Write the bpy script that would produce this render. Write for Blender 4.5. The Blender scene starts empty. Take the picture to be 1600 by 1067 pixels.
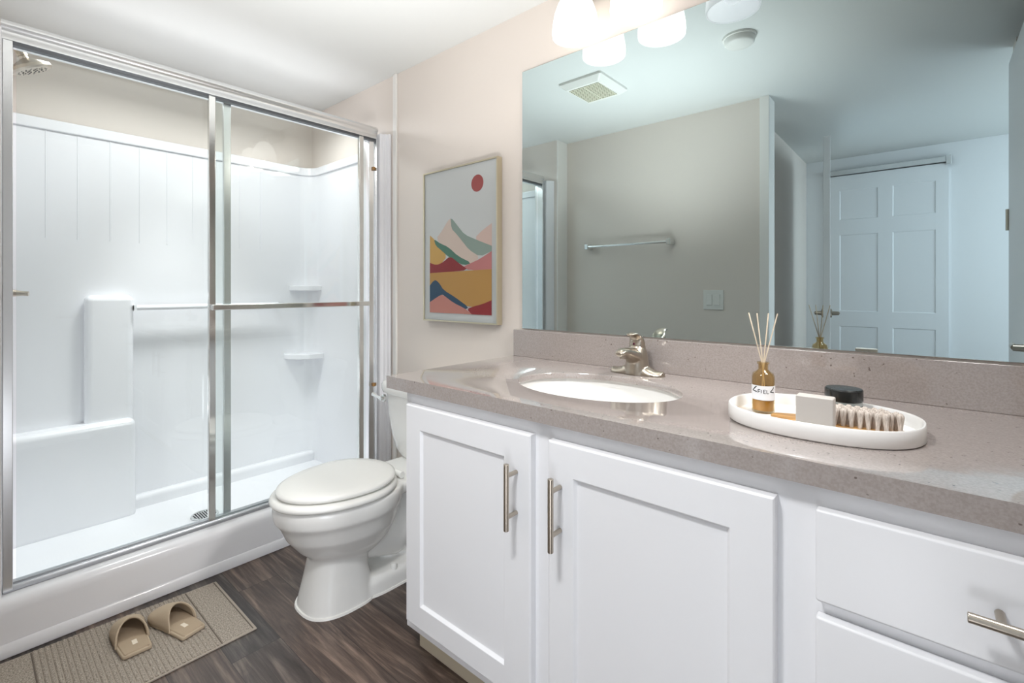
import bpy, bmesh, math, random
from math import pi, sin, cos, radians
from mathutils import Vector, Matrix

random.seed(7)
SC = bpy.context.scene
COL = SC.collection

# ------------------------------------------------------------------ camera
cam_d = bpy.data.cameras.new('camera')
cam = bpy.data.objects.new('camera', cam_d)
COL.objects.link(cam)
cam_d.sensor_width = 36.0
cam_d.sensor_fit = 'HORIZONTAL'
cam_d.lens = 752.0 / 1600.0 * 36.0
cam_d.shift_y = -(533.5 - 451.5) / 1600.0
cam_d.clip_start = 0.02
cam.location = (0, 0, 1.08)
cam.rotation_euler = (pi / 2, 0, math.atan2(865, 752) * -1 + pi / 2)
SC.camera = cam

# ------------------------------------------------------------------ world, light, exposure
SC.view_settings.view_transform = 'Standard'
SC.view_settings.look = 'None'
SC.view_settings.gamma = 1.0
SC.view_settings.exposure = 1.2
SC.render.film_transparent = False
cy_ = getattr(SC, 'cycles', None)
if cy_:
    cy_.max_bounces = 14
    cy_.diffuse_bounces = 7
    cy_.glossy_bounces = 8
    cy_.transparent_max_bounces = 16
    cy_.transmission_bounces = 10
    cy_.use_denoising = True
    cy_.sample_clamp_indirect = 6.0
    cy_.caustics_reflective = False
    cy_.caustics_refractive = False
world = bpy.data.worlds.new('world')
world.use_nodes = True
world.node_tree.nodes['Background'].inputs[0].default_value = (0.8, 0.9, 1.0, 1)
world.node_tree.nodes['Background'].inputs[1].default_value = 0.6
SC.world = world


def lamp(name, kind, loc, energy, color=(1, 1, 1), target=None, **kw):
    l = bpy.data.lights.new(name, kind)
    l.energy = energy
    l.color = color
    for k, v in kw.items():
        setattr(l, k, v)
    o = bpy.data.objects.new(name, l)
    COL.objects.link(o)
    o.location = loc
    if target is not None:
        d = Vector(target) - Vector(loc)
        o.rotation_euler = d.to_track_quat('-Z', 'Y').to_euler()
    return o


# photographer's flash bounced off the ceiling
lamp('bounce_flash', 'SPOT', (-1.05, 0.60, 1.00), 38, (1.0, 0.99, 0.985), (-1.22, 0.60, 2.15),
     spot_size=radians(122), spot_blend=1.0, shadow_soft_size=0.22)
# fill lights added out of sight behind the header to brighten the alcove
lamp('alcove_fill', 'AREA', (-2.46, 0.74, 1.99), 3.1, (0.98, 0.99, 1.0), (-2.46, 0.7401, 0.0),
     shape='RECTANGLE', size=0.16, size_y=1.1)
lamp('alcove_fill_up', 'AREA', (-2.38, 0.74, 1.925), 0.42, (0.99, 0.99, 1.0), (-2.38, 0.7401, 3.0),
     shape='RECTANGLE', size=0.30, size_y=1.15)
lamp('alcove_fill_spot', 'SPOT', (-2.46, 0.70, 2.0), 27, (0.98, 0.99, 1.0), (-2.46, 0.70, 0.0),
     spot_size=radians(72), spot_blend=0.9, shadow_soft_size=0.10)
# fill spot added under the ceiling without a fixture, aimed at the cabinet fronts and the floor
lamp('doorway_fill_spot', 'SPOT', (-0.55, 0.02, 2.12), 47, (0.97, 0.985, 1.0), (-0.55, 0.92, 0.30),
     spot_size=radians(78), spot_blend=0.8, shadow_soft_size=0.14)
# fill panel added low in the doorway, for cool daylight from that side
lamp('doorway_day_fill', 'AREA', (-0.05, -0.10, 0.23), 1.3, (0.92, 0.95, 1.0), (-1.5, 0.65, 0.48),
     shape='RECTANGLE', size=0.4, size_y=0.32)
# unseen fill spots added above the right end of the vanity
lamp('vanity_fill_spot', 'SPOT', (0.36, 0.98, 1.95), 40, (1.0, 0.99, 0.98), (-0.95, 1.13, 0.75),
     spot_size=radians(62), spot_blend=0.9, shadow_soft_size=0.15)
lamp('counter_fill_spot', 'SPOT', (0.12, 1.02, 2.10), 12, (1.0, 0.99, 0.98), (0.12, 1.02, 0.8),
     spot_size=radians(80), spot_blend=0.9, shadow_soft_size=0.12)
# area light added at the unseen end of the hall, for its bluish daylight
lamp('hall_day_fill', 'AREA', (1.42, -1.0, 1.3), 20, (0.80, 0.90, 1.0), (-0.5, -0.7, 1.1),
     shape='RECTANGLE', size=1.4, size_y=1.9)

# ------------------------------------------------------------------ materials
def mat(name, color, rough=0.5, metal=0.0, spec=0.5, bump=None, coat=0.0, emit=None, trans=0.0, ior=1.45, sss=0.0):
    m = bpy.data.materials.new(name)
    m.use_nodes = True
    b = m.node_tree.nodes['Principled BSDF']
    b.inputs['Base Color'].default_value = (*color, 1)
    b.inputs['Roughness'].default_value = rough
    b.inputs['Metallic'].default_value = metal
    b.inputs['Specular IOR Level'].default_value = spec
    b.inputs['IOR'].default_value = ior
    b.inputs['Coat Weight'].default_value = coat
    b.inputs['Transmission Weight'].default_value = trans
    if emit:
        b.inputs['Emission Color'].default_value = (*emit[0], 1)
        b.inputs['Emission Strength'].default_value = emit[1]
    if bump:
        n = m.node_tree.nodes
        t = n.new('ShaderNodeTexNoise')
        t.inputs['Scale'].default_value = bump[0]
        t.inputs['Detail'].default_value = 3
        co = n.new('ShaderNodeTexCoord')
        bp = n.new('ShaderNodeBump')
        bp.inputs['Strength'].default_value = bump[1]
        bp.inputs['Distance'].default_value = bump[2]
        m.node_tree.links.new(co.outputs['Object'], t.inputs['Vector'])
        m.node_tree.links.new(t.outputs['Fac'], bp.inputs['Height'])
        m.node_tree.links.new(bp.outputs['Normal'], b.inputs['Normal'])
    return m


def srgb(r, g, b):
    f = lambda c: (c / 255 / 12.92) if c / 255 <= 0.04045 else ((c / 255 + 0.055) / 1.055) ** 2.4
    return (f(r), f(g), f(b))


def glass_mat(name, tint, refl_rough=0.0, ior=1.5):
    m = bpy.data.materials.new(name)
    m.use_nodes = True
    nt = m.node_tree
    n = nt.nodes
    n.remove(n['Principled BSDF'])
    out = n['Material Output']
    tr = n.new('ShaderNodeBsdfTransparent')
    tr.inputs[0].default_value = (*tint, 1)
    gl = n.new('ShaderNodeBsdfGlossy')
    gl.inputs['Roughness'].default_value = refl_rough
    lw = n.new('ShaderNodeLayerWeight')
    lw.inputs['Blend'].default_value = 0.5
    pw = n.new('ShaderNodeMath')
    pw.operation = 'POWER'
    pw.inputs[1].default_value = 5.0
    fr = n.new('ShaderNodeMath')
    fr.operation = 'MULTIPLY_ADD'
    fr.inputs[1].default_value = 0.96
    fr.inputs[2].default_value = 0.04
    nt.links.new(lw.outputs['Facing'], pw.inputs[0])
    nt.links.new(pw.outputs[0], fr.inputs[0])
    mx = n.new('ShaderNodeMixShader')
    nt.links.new(fr.outputs[0], mx.inputs[0])
    nt.links.new(tr.outputs[0], mx.inputs[1])
    nt.links.new(gl.outputs[0], mx.inputs[2])
    nt.links.new(mx.outputs[0], out.inputs[0])
    return m


def floor_mat():
    m = bpy.data.materials.new('vinyl_plank')
    m.use_nodes = True
    nt = m.node_tree
    n, L = nt.nodes, nt.links
    b = n['Principled BSDF']
    co = n.new('ShaderNodeTexCoord')
    mp = n.new('ShaderNodeMapping')
    mp.inputs['Location'].default_value = (0.60, -0.517 + 0.138 * 3, 0)
    L.new(co.outputs['Object'], mp.inputs['Vector'])
    br = n.new('ShaderNodeTexBrick')
    br.offset = 0.37
    br.inputs['Scale'].default_value = 1.0
    br.inputs['Brick Width'].default_value = 0.92
    br.inputs['Row Height'].default_value = 0.138
    br.inputs['Mortar Size'].default_value = 0.0009
    br.inputs['Mortar Smooth'].default_value = 0.1
    br.inputs['Color1'].default_value = (0, 0, 0, 1)
    br.inputs['Color2'].default_value = (1, 1, 1, 1)
    br.inputs['Mortar'].default_value = (0.5, 0.5, 0.5, 1)
    L.new(mp.outputs[0], br.inputs['Vector'])
    # grain, shifted per plank
    mul = n.new('ShaderNodeVectorMath')
    mul.operation = 'MULTIPLY'
    mul.inputs[1].default_value = (3.1, 5.7, 2.3)
    L.new(br.outputs['Color'], mul.inputs[0])
    add = n.new('ShaderNodeVectorMath')
    add.operation = 'ADD'
    L.new(co.outputs['Object'], add.inputs[0])
    L.new(mul.outputs[0], add.inputs[1])
    ms = n.new('ShaderNodeMapping')
    ms.inputs['Scale'].default_value = (1.3, 15, 1)
    L.new(add.outputs[0], ms.inputs['Vector'])
    n1 = n.new('ShaderNodeTexNoise')
    n1.inputs['Scale'].default_value = 1.6
    n1.inputs['Detail'].default_value = 9
    n1.inputs['Roughness'].default_value = 0.68
    n1.inputs['Distortion'].default_value = 0.9
    L.new(ms.outputs[0], n1.inputs['Vector'])
    ms2 = n.new('ShaderNodeMapping')
    ms2.inputs['Scale'].default_value = (9, 130, 1)
    L.new(add.outputs[0], ms2.inputs['Vector'])
    n2 = n.new('ShaderNodeTexNoise')
    n2.inputs['Scale'].default_value = 1.0
    n2.inputs['Detail'].default_value = 4
    L.new(ms2.outputs[0], n2.inputs['Vector'])
    cr = n.new('ShaderNodeValToRGB')
    e = cr.color_ramp.elements
    e[0].position = 0.30
    e[0].color = (*srgb(50, 42, 39), 1)
    e[1].position = 0.74
    e[1].color = (*srgb(150, 134, 123), 1)
    e2 = cr.color_ramp.elements.new(0.50)
    e2.color = (*srgb(84, 73, 68), 1)
    L.new(n1.outputs['Fac'], cr.inputs[0])
    # tone per plank
    hs = n.new('ShaderNodeMix')
    hs.data_type = 'RGBA'
    hs.blend_type = 'MULTIPLY'
    hs.inputs[0].default_value = 1.0
    tone = n.new('ShaderNodeValToRGB')
    te = tone.color_ramp.elements
    te[0].position = 0.0
    te[0].color = (0.55, 0.60, 0.65, 1)
    te[1].position = 1.0
    te[1].color = (1.25, 1.13, 1.04, 1)
    L.new(br.outputs['Color'], tone.inputs[0])
    L.new(cr.outputs[0], hs.inputs[6])
    L.new(tone.outputs[0], hs.inputs[7])
    fine = n.new('ShaderNodeMix')
    fine.data_type = 'RGBA'
    fine.blend_type = 'MULTIPLY'
    fine.inputs[0].default_value = 0.45
    fr = n.new('ShaderNodeValToRGB')
    fr.color_ramp.elements[0].position = 0.35
    fr.color_ramp.elements[0].color = (0.35, 0.33, 0.32, 1)
    fr.color_ramp.elements[1].position = 0.6
    fr.color_ramp.elements[1].color = (1.1, 1.1, 1.1, 1)
    L.new(n2.outputs['Fac'], fr.inputs[0])
    L.new(hs.outputs[2], fine.inputs[6])
    L.new(fr.outputs[0], fine.inputs[7])
    gap = n.new('ShaderNodeMix')
    gap.data_type = 'RGBA'
    L.new(br.outputs['Fac'], gap.inputs[0])
    L.new(fine.outputs[2], gap.inputs[6])
    gap.inputs[7].default_value = (*srgb(40, 34, 32), 1)
    L.new(gap.outputs[2], b.inputs['Base Color'])
    b.inputs['Roughness'].default_value = 0.42
    bp = n.new('ShaderNodeBump')
    bp.inputs['Strength'].default_value = 0.15
    bp.inputs['Distance'].default_value = 0.001
    L.new(n2.outputs['Fac'], bp.inputs['Height'])
    L.new(bp.outputs[0], b.inputs['Normal'])
    return m


def quartz_mat():
    m = bpy.data.materials.new('taupe_quartz')
    m.use_nodes = True
    nt = m.node_tree
    n, L = nt.nodes, nt.links
    b = n['Principled BSDF']
    co = n.new('ShaderNodeTexCoord')
    ns = n.new('ShaderNodeTexNoise')
    ns.inputs['Scale'].default_value = 260
    ns.inputs['Detail'].default_value = 2
    L.new(co.outputs['Object'], ns.inputs['Vector'])
    cr = n.new('ShaderNodeValToRGB')
    cr.color_ramp.elements[0].color = (*srgb(156, 147, 142), 1)
    cr.color_ramp.elements[0].position = 0.35
    cr.color_ramp.elements[1].color = (*srgb(168, 159, 155), 1)
    cr.color_ramp.elements[1].position = 0.65
    L.new(ns.outputs['Fac'], cr.inputs[0])
    vo = n.new('ShaderNodeTexNoise')
    vo.inputs['Scale'].default_value = 105
    vo.inputs['Detail'].default_value = 1.0
    L.new(co.outputs['Object'], vo.inputs['Vector'])
    c2 = n.new('ShaderNodeValToRGB')
    c2.color_ramp.elements[0].position = 0.235
    c2.color_ramp.elements[0].color = (1, 1, 1, 1)
    c2.color_ramp.elements[1].position = 0.27
    c2.color_ramp.elements[1].color = (0, 0, 0, 1)
    L.new(vo.outputs['Fac'], c2.inputs[0])
    mx = n.new('ShaderNodeMix')
    mx.data_type = 'RGBA'
    L.new(c2.outputs[0], mx.inputs[0])
    L.new(cr.outputs[0], mx.inputs[6])
    mx.inputs[7].default_value = (*srgb(112, 100, 96), 1)
    L.new(mx.outputs[2], b.inputs['Base Color'])
    b.inputs['Roughness'].default_value = 0.08
    b.inputs['Specular IOR Level'].default_value = 0.6
    b.inputs['Coat Weight'].default_value = 0.7
    b.inputs['Coat Roughness'].default_value = 0.05
    return m


def mat_rug(name, ribbed):
    m = bpy.data.materials.new(name)
    m.use_nodes = True
    nt = m.node_tree
    n, L = nt.nodes, nt.links
    b = n['Principled BSDF']
    co = n.new('ShaderNodeTexCoord')
    mp = n.new('ShaderNodeMapping')
    mp.inputs['Scale'].default_value = (260, 260, 1)
    L.new(co.outputs['Object'], mp.inputs['Vector'])
    ck = n.new('ShaderNodeTexNoise')
    ck.inputs['Scale'].default_value = 1.0
    ck.inputs['Detail'].default_value = 1
    L.new(mp.outputs[0], ck.inputs['Vector'])
    cr = n.new('ShaderNodeValToRGB')
    cr.color_ramp.elements[0].position = 0.32
    cr.color_ramp.elements[1].position = 0.68
    cr.color_ramp.elements[0].color = (*srgb(126, 117, 107), 1)
    cr.color_ramp.elements[1].color = (*srgb(180, 170, 158), 1)
    L.new(ck.outputs['Fac'], cr.inputs[0])
    src = cr.outputs[0]
    if ribbed:
        wv = n.new('ShaderNodeTexWave')
        wv.wave_type = 'BANDS'
        wv.bands_direction = 'Y'
        wv.inputs['Scale'].default_value = 24
        wv.inputs['Distortion'].default_value = 0.6
        wv.inputs['Detail'].default_value = 1
        L.new(co.outputs['Object'], wv.inputs['Vector'])
        mx = n.new('ShaderNodeMix')
        mx.data_type = 'RGBA'
        mx.blend_type = 'MULTIPLY'
        mx.inputs[0].default_value = 0.55
        c3 = n.new('ShaderNodeValToRGB')
        c3.color_ramp.elements[0].color = (0.42, 0.40, 0.40, 1)
        c3.color_ramp.elements[1].position = 0.5
        L.new(wv.outputs['Fac'], c3.inputs[0])
        L.new(src, mx.inputs[6])
        L.new(c3.outputs[0], mx.inputs[7])
        src = mx.outputs[2]
    L.new(src, b.inputs['Base Color'])
    b.inputs['Roughness'].default_value = 0.95
    b.inputs['Specular IOR Level'].default_value = 0.1
    bp = n.new('ShaderNodeBump')
    bp.inputs['Strength'].default_value = 0.5
    bp.inputs['Distance'].default_value = 0.002
    L.new(ck.outputs['Fac'], bp.inputs['Height'])
    L.new(bp.outputs[0], b.inputs['Normal'])
    return m


def wood_mat():
    m = bpy.data.materials.new('beech_wood')
    m.use_nodes = True
    nt = m.node_tree
    n, L = nt.nodes, nt.links
    b = n['Principled BSDF']
    co = n.new('ShaderNodeTexCoord')
    mp = n.new('ShaderNodeMapping')
    mp.inputs['Scale'].default_value = (15, 160, 60)
    L.new(co.outputs['Object'], mp.inputs['Vector'])
    ns = n.new('ShaderNodeTexNoise')
    ns.inputs['Scale'].default_value = 1
    ns.inputs['Detail'].default_value = 3
    L.new(mp.outputs[0], ns.inputs['Vector'])
    cr = n.new('ShaderNodeValToRGB')
    cr.color_ramp.elements[0].position = 0.3
    cr.color_ramp.elements[1].position = 0.7
    cr.color_ramp.elements[0].color = (*srgb(150, 108, 58), 1)
    cr.color_ramp.elements[1].color = (*srgb(192, 148, 92), 1)
    L.new(ns.outputs['Fac'], cr.inputs[0])
    L.new(cr.outputs[0], b.inputs['Base Color'])
    b.inputs['Roughness'].default_value = 0.45
    return m


def bristle_mat():
    m = bpy.data.materials.new('bristle_fibre')
    m.use_nodes = True
    nt = m.node_tree
    n, L = nt.nodes, nt.links
    b = n['Principled BSDF']
    co = n.new('ShaderNodeTexCoord')
    mp = n.new('ShaderNodeMapping')
    mp.inputs['Scale'].default_value = (900, 900, 25)
    L.new(co.outputs['Object'], mp.inputs['Vector'])
    ns = n.new('ShaderNodeTexNoise')
    ns.inputs['Scale'].default_value = 1
    L.new(mp.outputs[0], ns.inputs['Vector'])
    cr = n.new('ShaderNodeValToRGB')
    cr.color_ramp.elements[0].position = 0.3
    cr.color_ramp.elements[1].position = 0.65
    cr.color_ramp.elements[0].color = (*srgb(160, 146, 134), 1)
    cr.color_ramp.elements[1].color = (*srgb(222, 212, 203), 1)
    L.new(ns.outputs['Fac'], cr.inputs[0])
    L.new(cr.outputs[0], b.inputs['Base Color'])
    b.inputs['Roughness'].default_value = 0.8
    return m


M = {}
M['wall'] = mat('wall_paint', srgb(222, 213, 205), 0.45, bump=(180, 0.05, 0.001))
M['ceiling'] = mat('ceiling_paint', srgb(214, 216, 214), 0.8, bump=(120, 0.08, 0.001))
M['trim'] = mat('white_trim', srgb(232, 230, 226), 0.35)
M['door'] = mat('white_door', srgb(226, 228, 230), 0.4)
M['floor'] = floor_mat()
M['fiberglass'] = mat('white_fiberglass', srgb(236, 236, 239), 0.16, spec=0.5)
M['porcelain'] = mat('porcelain', srgb(232, 231, 228), 0.08, spec=0.55)
M['seat'] = mat('seat_plastic', srgb(234, 233, 229), 0.18)
M['cabinet'] = mat('cabinet_paint', srgb(236, 236, 238), 0.32)
M['chrome'] = mat('chrome', (0.80, 0.81, 0.80), 0.10, 1.0)
M['alum'] = mat('satin_aluminium', (0.83, 0.84, 0.85), 0.26, 1.0)
M['alum_shaded'] = mat('shaded_track', (0.16, 0.17, 0.18), 0.45, 0.8)  # dark tone stands in for shade in the gap under the header
M['nickel'] = mat('brushed_nickel', srgb(182, 172, 159), 0.30, 1.0)
M['quartz'] = quartz_mat()
M['mirror'] = mat('mirror_glass', (0.58, 0.68, 0.69), 0.0, 1.0)
M['glass'] = glass_mat('door_glass', (0.955, 0.98, 0.972))
M['rubber'] = mat('amber_rubber', srgb(170, 130, 80), 0.5)
M['black'] = mat('black_plastic', srgb(32, 34, 34), 0.25)
M['dark'] = mat('dark_hole', srgb(22, 22, 24), 0.7)
M['rug'] = mat_rug('mat_weave', False)
M['rugrib'] = mat_rug('mat_ribs', True)
M['rugedge'] = mat('mat_binding', srgb(162, 152, 140), 0.95)
M['rugline'] = mat('mat_stitching', srgb(104, 94, 85), 0.95)
M['slipper'] = mat('beige_suede', srgb(182, 165, 143), 0.9, spec=0.15, bump=(600, 0.25, 0.0008))
M['slipin'] = mat('beige_lining', srgb(172, 154, 132), 0.95, spec=0.1)
M['tag'] = mat('cream_tag', srgb(226, 214, 196), 0.7)
M['kick'] = mat('beige_wood_base', srgb(196, 184, 162), 0.5)
M['gold'] = mat('pale_gold_metal', srgb(205, 196, 172), 0.3, 0.85)
M['acrylic'] = mat('milky_acrylic', srgb(232, 231, 229), 0.2, spec=0.5)
M['soapbox'] = mat('grey_card', srgb(196, 190, 184), 0.6)
M['amber'] = glass_mat('amber_glass', (0.91, 0.83, 0.67))
M['clear'] = glass_mat('clear_glass', (0.93, 0.95, 0.94))
M['oil'] = mat('amber_oil', srgb(200, 168, 114), 0.2)
M['label'] = mat('white_paper', srgb(226, 226, 228), 0.6)
M['ink'] = mat('black_ink', srgb(24, 24, 26), 0.6)
M['reed'] = mat('rattan_reed', srgb(214, 200, 178), 0.8)
M['reeddark'] = mat('soaked_reed', srgb(92, 66, 36), 0.6)
M['wood'] = wood_mat()
M['bristle'] = bristle_mat()
M['shade_on'] = mat('lit_opal_glass', (0.95, 0.94, 0.90), 0.35, emit=((1.0, 0.97, 0.92), 0.75))
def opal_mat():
    m = bpy.data.materials.new('unlit_opal_added_glow')
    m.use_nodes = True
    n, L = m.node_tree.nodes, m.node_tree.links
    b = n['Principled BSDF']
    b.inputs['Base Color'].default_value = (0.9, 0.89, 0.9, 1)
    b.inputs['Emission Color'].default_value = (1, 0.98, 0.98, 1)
    b.inputs['Emission Strength'].default_value = 0.25  # faint glow added to lift a shade whose lamp is off
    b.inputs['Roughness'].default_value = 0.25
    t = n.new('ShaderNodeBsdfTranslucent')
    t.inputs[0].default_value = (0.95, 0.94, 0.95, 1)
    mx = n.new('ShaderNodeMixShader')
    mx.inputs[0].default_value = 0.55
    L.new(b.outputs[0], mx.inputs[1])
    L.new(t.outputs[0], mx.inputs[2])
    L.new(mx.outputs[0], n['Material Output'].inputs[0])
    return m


M['shade_off_glow'] = opal_mat()
M['dull'] = mat('dull_aluminium', (0.42, 0.43, 0.45), 0.35, 0.9)
M['plastic'] = mat('white_plastic', srgb(226, 226, 222), 0.4)
M['grille'] = mat('cream_grille', srgb(206, 204, 186), 0.5)
M['reddot'] = mat('purple_dot', srgb(96, 24, 60), 0.4)

# ------------------------------------------------------------------ mesh helpers
class MB:
    """collects simple solids; build() links them as one mesh object"""

    def __init__(s):
        s.v, s.f, s.m = [], [], []

    def add(s, vs, fs, mi=0):
        o = len(s.v)
        s.v += [tuple(v) for v in vs]
        s.f += [tuple(i + o for i in f) for f in fs]
        s.m += [mi] * len(fs)
        return s

    def box(s, x0, x1, y0, y1, z0, z1, mi=0):
        return s.add([(x0, y0, z0), (x1, y0, z0), (x1, y1, z0), (x0, y1, z0), (x0, y0, z1), (x1, y0, z1), (x1, y1, z1), (x0, y1, z1)],
                     [(0, 3, 2, 1), (4, 5, 6, 7), (0, 1, 5, 4), (1, 2, 6, 5), (2, 3, 7, 6), (3, 0, 4, 7)], mi)

    def rings(s, rs, cap=True, mi=0, closed=False):
        n = len(rs[0])
        vs = [p for r in rs for p in r]
        fs = []
        K = len(rs)
        for k in range(K if closed else K - 1):
            a, b = k * n, ((k + 1) % K) * n
            for i in range(n):
                j = (i + 1) % n
                fs.append((a + i, a + j, b + j, b + i))
        if cap and not closed:
            fs.append(tuple(range(n - 1, -1, -1)))
            fs.append(tuple((K - 1) * n + i for i in range(n)))
        return s.add(vs, fs, mi)

    def tube(s, pts, r, n=16, cap=True, mi=0):
        pts = [Vector(p) for p in pts]
        rr = r if isinstance(r, (list, tuple)) else [r] * len(pts)
        rs = []
        t0 = (pts[1] - pts[0]).normalized()
        up = Vector((0, 0, 1)) if abs(t0.z) < 0.9 else Vector((1, 0, 0))
        a = t0.cross(up).normalized()
        for i, p in enumerate(pts):
            t = ((pts[min(i + 1, len(pts) - 1)] - pts[max(i - 1, 0)])).normalized()
            a = (a - t * a.dot(t)).normalized()
            b = t.cross(a)
            rs.append([p + a * cos(2 * pi * k / n) * rr[i] + b * sin(2 * pi * k / n) * rr[i] for k in range(n)])
        return s.rings(rs, cap, mi)

    def lathe(s, prof, n=40, c=(0, 0, 0), mi=0, axis=None):
        """prof: (r,z) list from bottom to top; ends with r=0 are closed"""
        q = Vector((0, 0, 1)).rotation_difference(Vector(axis).normalized()).to_matrix() if axis else Matrix.Identity(3)
        c = Vector(c)
        rs = []
        for r, z in prof:
            r = max(r, 1e-5)
            rs.append([c + q @ Vector((r * cos(2 * pi * k / n), r * sin(2 * pi * k / n), z)) for k in range(n)])
        return s.rings(rs, True, mi)

    def prism(s, poly, lo, hi, axis='y', mi=0):
        """poly (a,b) in the plane normal to axis, extruded lo..hi"""
        def P(a, b, t):
            return {'y': (a, t, b), 'x': (t, a, b), 'z': (a, b, t)}[axis]
        n = len(poly)
        vs = [P(a, b, lo) for a, b in poly] + [P(a, b, hi) for a, b in poly]
        fs = [tuple(range(n - 1, -1, -1)), tuple(range(n, 2 * n))]
        fs += [(i, (i + 1) % n, n + (i + 1) % n, n + i) for i in range(n)]
        return s.add(vs, fs, mi)

    def build(s, name, m, parent=None, bevel=0, seg=2, smooth=None, angle=35, loc=None):
        me = bpy.data.meshes.new(name)
        off = Vector(loc) if loc else Vector((0, 0, 0))
        me.from_pydata([Vector(v) - off for v in s.v], [], s.f)
        ms = m if isinstance(m, (list, tuple)) else [m]
        for x in ms:
            me.materials.append(M[x] if isinstance(x, str) else x)
        me.polygons.foreach_set('material_index', s.m)
        bm = bmesh.new()
        bm.from_mesh(me)
        bmesh.ops.remove_doubles(bm, verts=bm.verts, dist=1e-6)
        bmesh.ops.recalc_face_normals(bm, faces=bm.faces)
        bm.to_mesh(me)
        bm.free()
        me.shade_smooth()
        me.set_sharp_from_angle(angle=radians(angle))
        o = bpy.data.objects.new(name, me)
        COL.objects.link(o)
        o.location = off
        if parent:
            o.parent = parent
            o.location = off - Vector(parent['_w']) if '_w' in parent.keys() else off
        if bevel:
            b = o.modifiers.new('bevel', 'BEVEL')
            b.width = bevel
            b.segments = seg
            b.limit_method = 'ANGLE'
            b.angle_limit = radians(40)
            b.harden_normals = True
        if loc:
            o['_w'] = list(off)
        return o


def sub(o, lv=1):
    m = o.modifiers.new('subdivision', 'SUBSURF')
    m.levels = m.render_levels = lv
    return o


def remesh(o, vox, it=6):
    m = o.modifiers.new('remesh', 'REMESH')
    m.mode = 'VOXEL'
    m.voxel_size = vox
    m.use_smooth_shade = True
    s = o.modifiers.new('smooth', 'SMOOTH')
    s.iterations = it
    s.factor = 0.5
    return o


def tag(o, label, cat, group=None):
    o['label'] = label
    o['category'] = cat
    if group:
        o['group'] = group
    return o


def thing(name, label, cat, loc, group=None):
    o = bpy.data.objects.new(name, None)
    o.empty_display_size = 0.05
    COL.objects.link(o)
    o.location = loc
    o['_w'] = list(loc)
    return tag(o, label, cat, group)


def struct(o):
    o['kind'] = 'structure'
    return o


def part(mb, name, m, parent, **kw):
    return mb.build(name, m, parent, loc=kw.pop('loc', tuple(parent['_w'])), **kw)


def superring(cx, cy, z, a, b, n=2.0, N=48, b2=None):
    """ring in xy; b = half depth to +y, b2 = half depth to -y"""
    r = []
    for k in range(N):
        t = 2 * pi * k / N
        c, s_ = cos(t), sin(t)
        bb = b if s_ >= 0 else (b2 if b2 is not None else b)
        r.append((cx + a * math.copysign(abs(c) ** (2 / n), c), cy + bb * math.copysign(abs(s_) ** (2 / n), s_), z))
    return r


# ================================================================== SETTING
YW = 1.4336      # mirror wall
YO = -0.09       # doorway wall
ZC = 2.15
XE = 0.42        # right end of the room
struct(MB().box(-3.05, 1.6, -2.1, 1.6, -0.06, 0.0).build('floor', 'floor'))
struct(MB().box(-3.05, 1.6, -2.1, 1.6, ZC, ZC + 0.06).build('ceiling', 'ceiling'))
struct(MB().box(-3.05, XE + 0.1, YW, YW + 0.1, 0, ZC).build('wall_back', 'wall'))
struct(MB().box(-3.05, -2.885, -0.2, YW, 0, ZC).build('wall_left', 'wall'))
struct(MB().box(XE, XE + 0.1, YO, YW, 0, ZC).build('wall_right', 'wall'))
wf = MB().box(-2.885, -2.03, -0.2, 0.03, 0, ZC).box(-2.885, -0.69, -0.2, YO, 0, ZC)
wf.box(0.275, 1.6, -0.2, YO, 0, ZC)
struct(wf.build('wall_front', 'wall'))
# white front face of the shower partition, seen in the mirror
struct(MB().box(-2.03, -2.022, YO, 0.03, 0, ZC).build('trim_3', 'trim'))
# corner bead beside the shower
struct(MB().box(-2.026, -1.998, YW - 0.012, YW + 0.001, 0, ZC).build('trim_1', 'trim', bevel=0.004))
# door lining of the doorway
dl = MB().box(-0.69, -0.672, -0.205, YO + 0.008, 0, ZC).box(-0.72, -0.672, YO, YO + 0.012, 0, ZC)
struct(dl.build('trim_2', 'trim', bevel=0.002))
# hall
struct(MB().box(-0.9, -0.80, -2.0, -0.2, 0, ZC).build('wall_hall_left', 'wall'))
struct(MB().box(-0.9, 1.6, -2.0, -1.9, 0, ZC).build('wall_hall_back', 'door'))
struct(MB().box(1.5, 1.6, -1.9, -0.2, 0, ZC).build('wall_hall_right', 'wall'))


def panel_face(mb, x0, x1, z0, z1, y, d, rects, flip=1):
    """slab front with recessed rectangular panels (grid-cut), front at y, recess d towards +y*flip"""
    xs = sorted({x0, x1, *[r[0] for r in rects], *[r[1] for r in rects]})
    zs = sorted({z0, z1, *[r[2] for r in rects], *[r[3] for r in rects]})
    for i in range(len(xs) - 1):
        for k in range(len(zs) - 1):
            cx, cz = (xs[i] + xs[i + 1]) / 2, (zs[k] + zs[k + 1]) / 2
            if any(r[0] < cx < r[1] and r[2] < cz < r[3] for r in rects):
                continue
            mb.add([(xs[i], y, zs[k]), (xs[i + 1], y, zs[k]), (xs[i + 1], y, zs[k + 1]), (xs[i], y, zs[k + 1])], [(0, 1, 2, 3)])
    for r in rects:
        e = 0.006
        a = [(r[0], y, r[2]), (r[1], y, r[2]), (r[1], y, r[3]), (r[0], y, r[3])]
        b = [(r[0] + e, y + d * flip, r[2] + e), (r[1] - e, y + d * flip, r[2] + e), (r[1] - e, y + d * flip, r[3] - e), (r[0] + e, y + d * flip, r[3] - e)]
        mb.add(a + b, [(0, 1, 5, 4), (1, 2, 6, 5), (2, 3, 7, 6), (3, 0, 4, 7), (4, 5, 6, 7)])
    return mb


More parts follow.
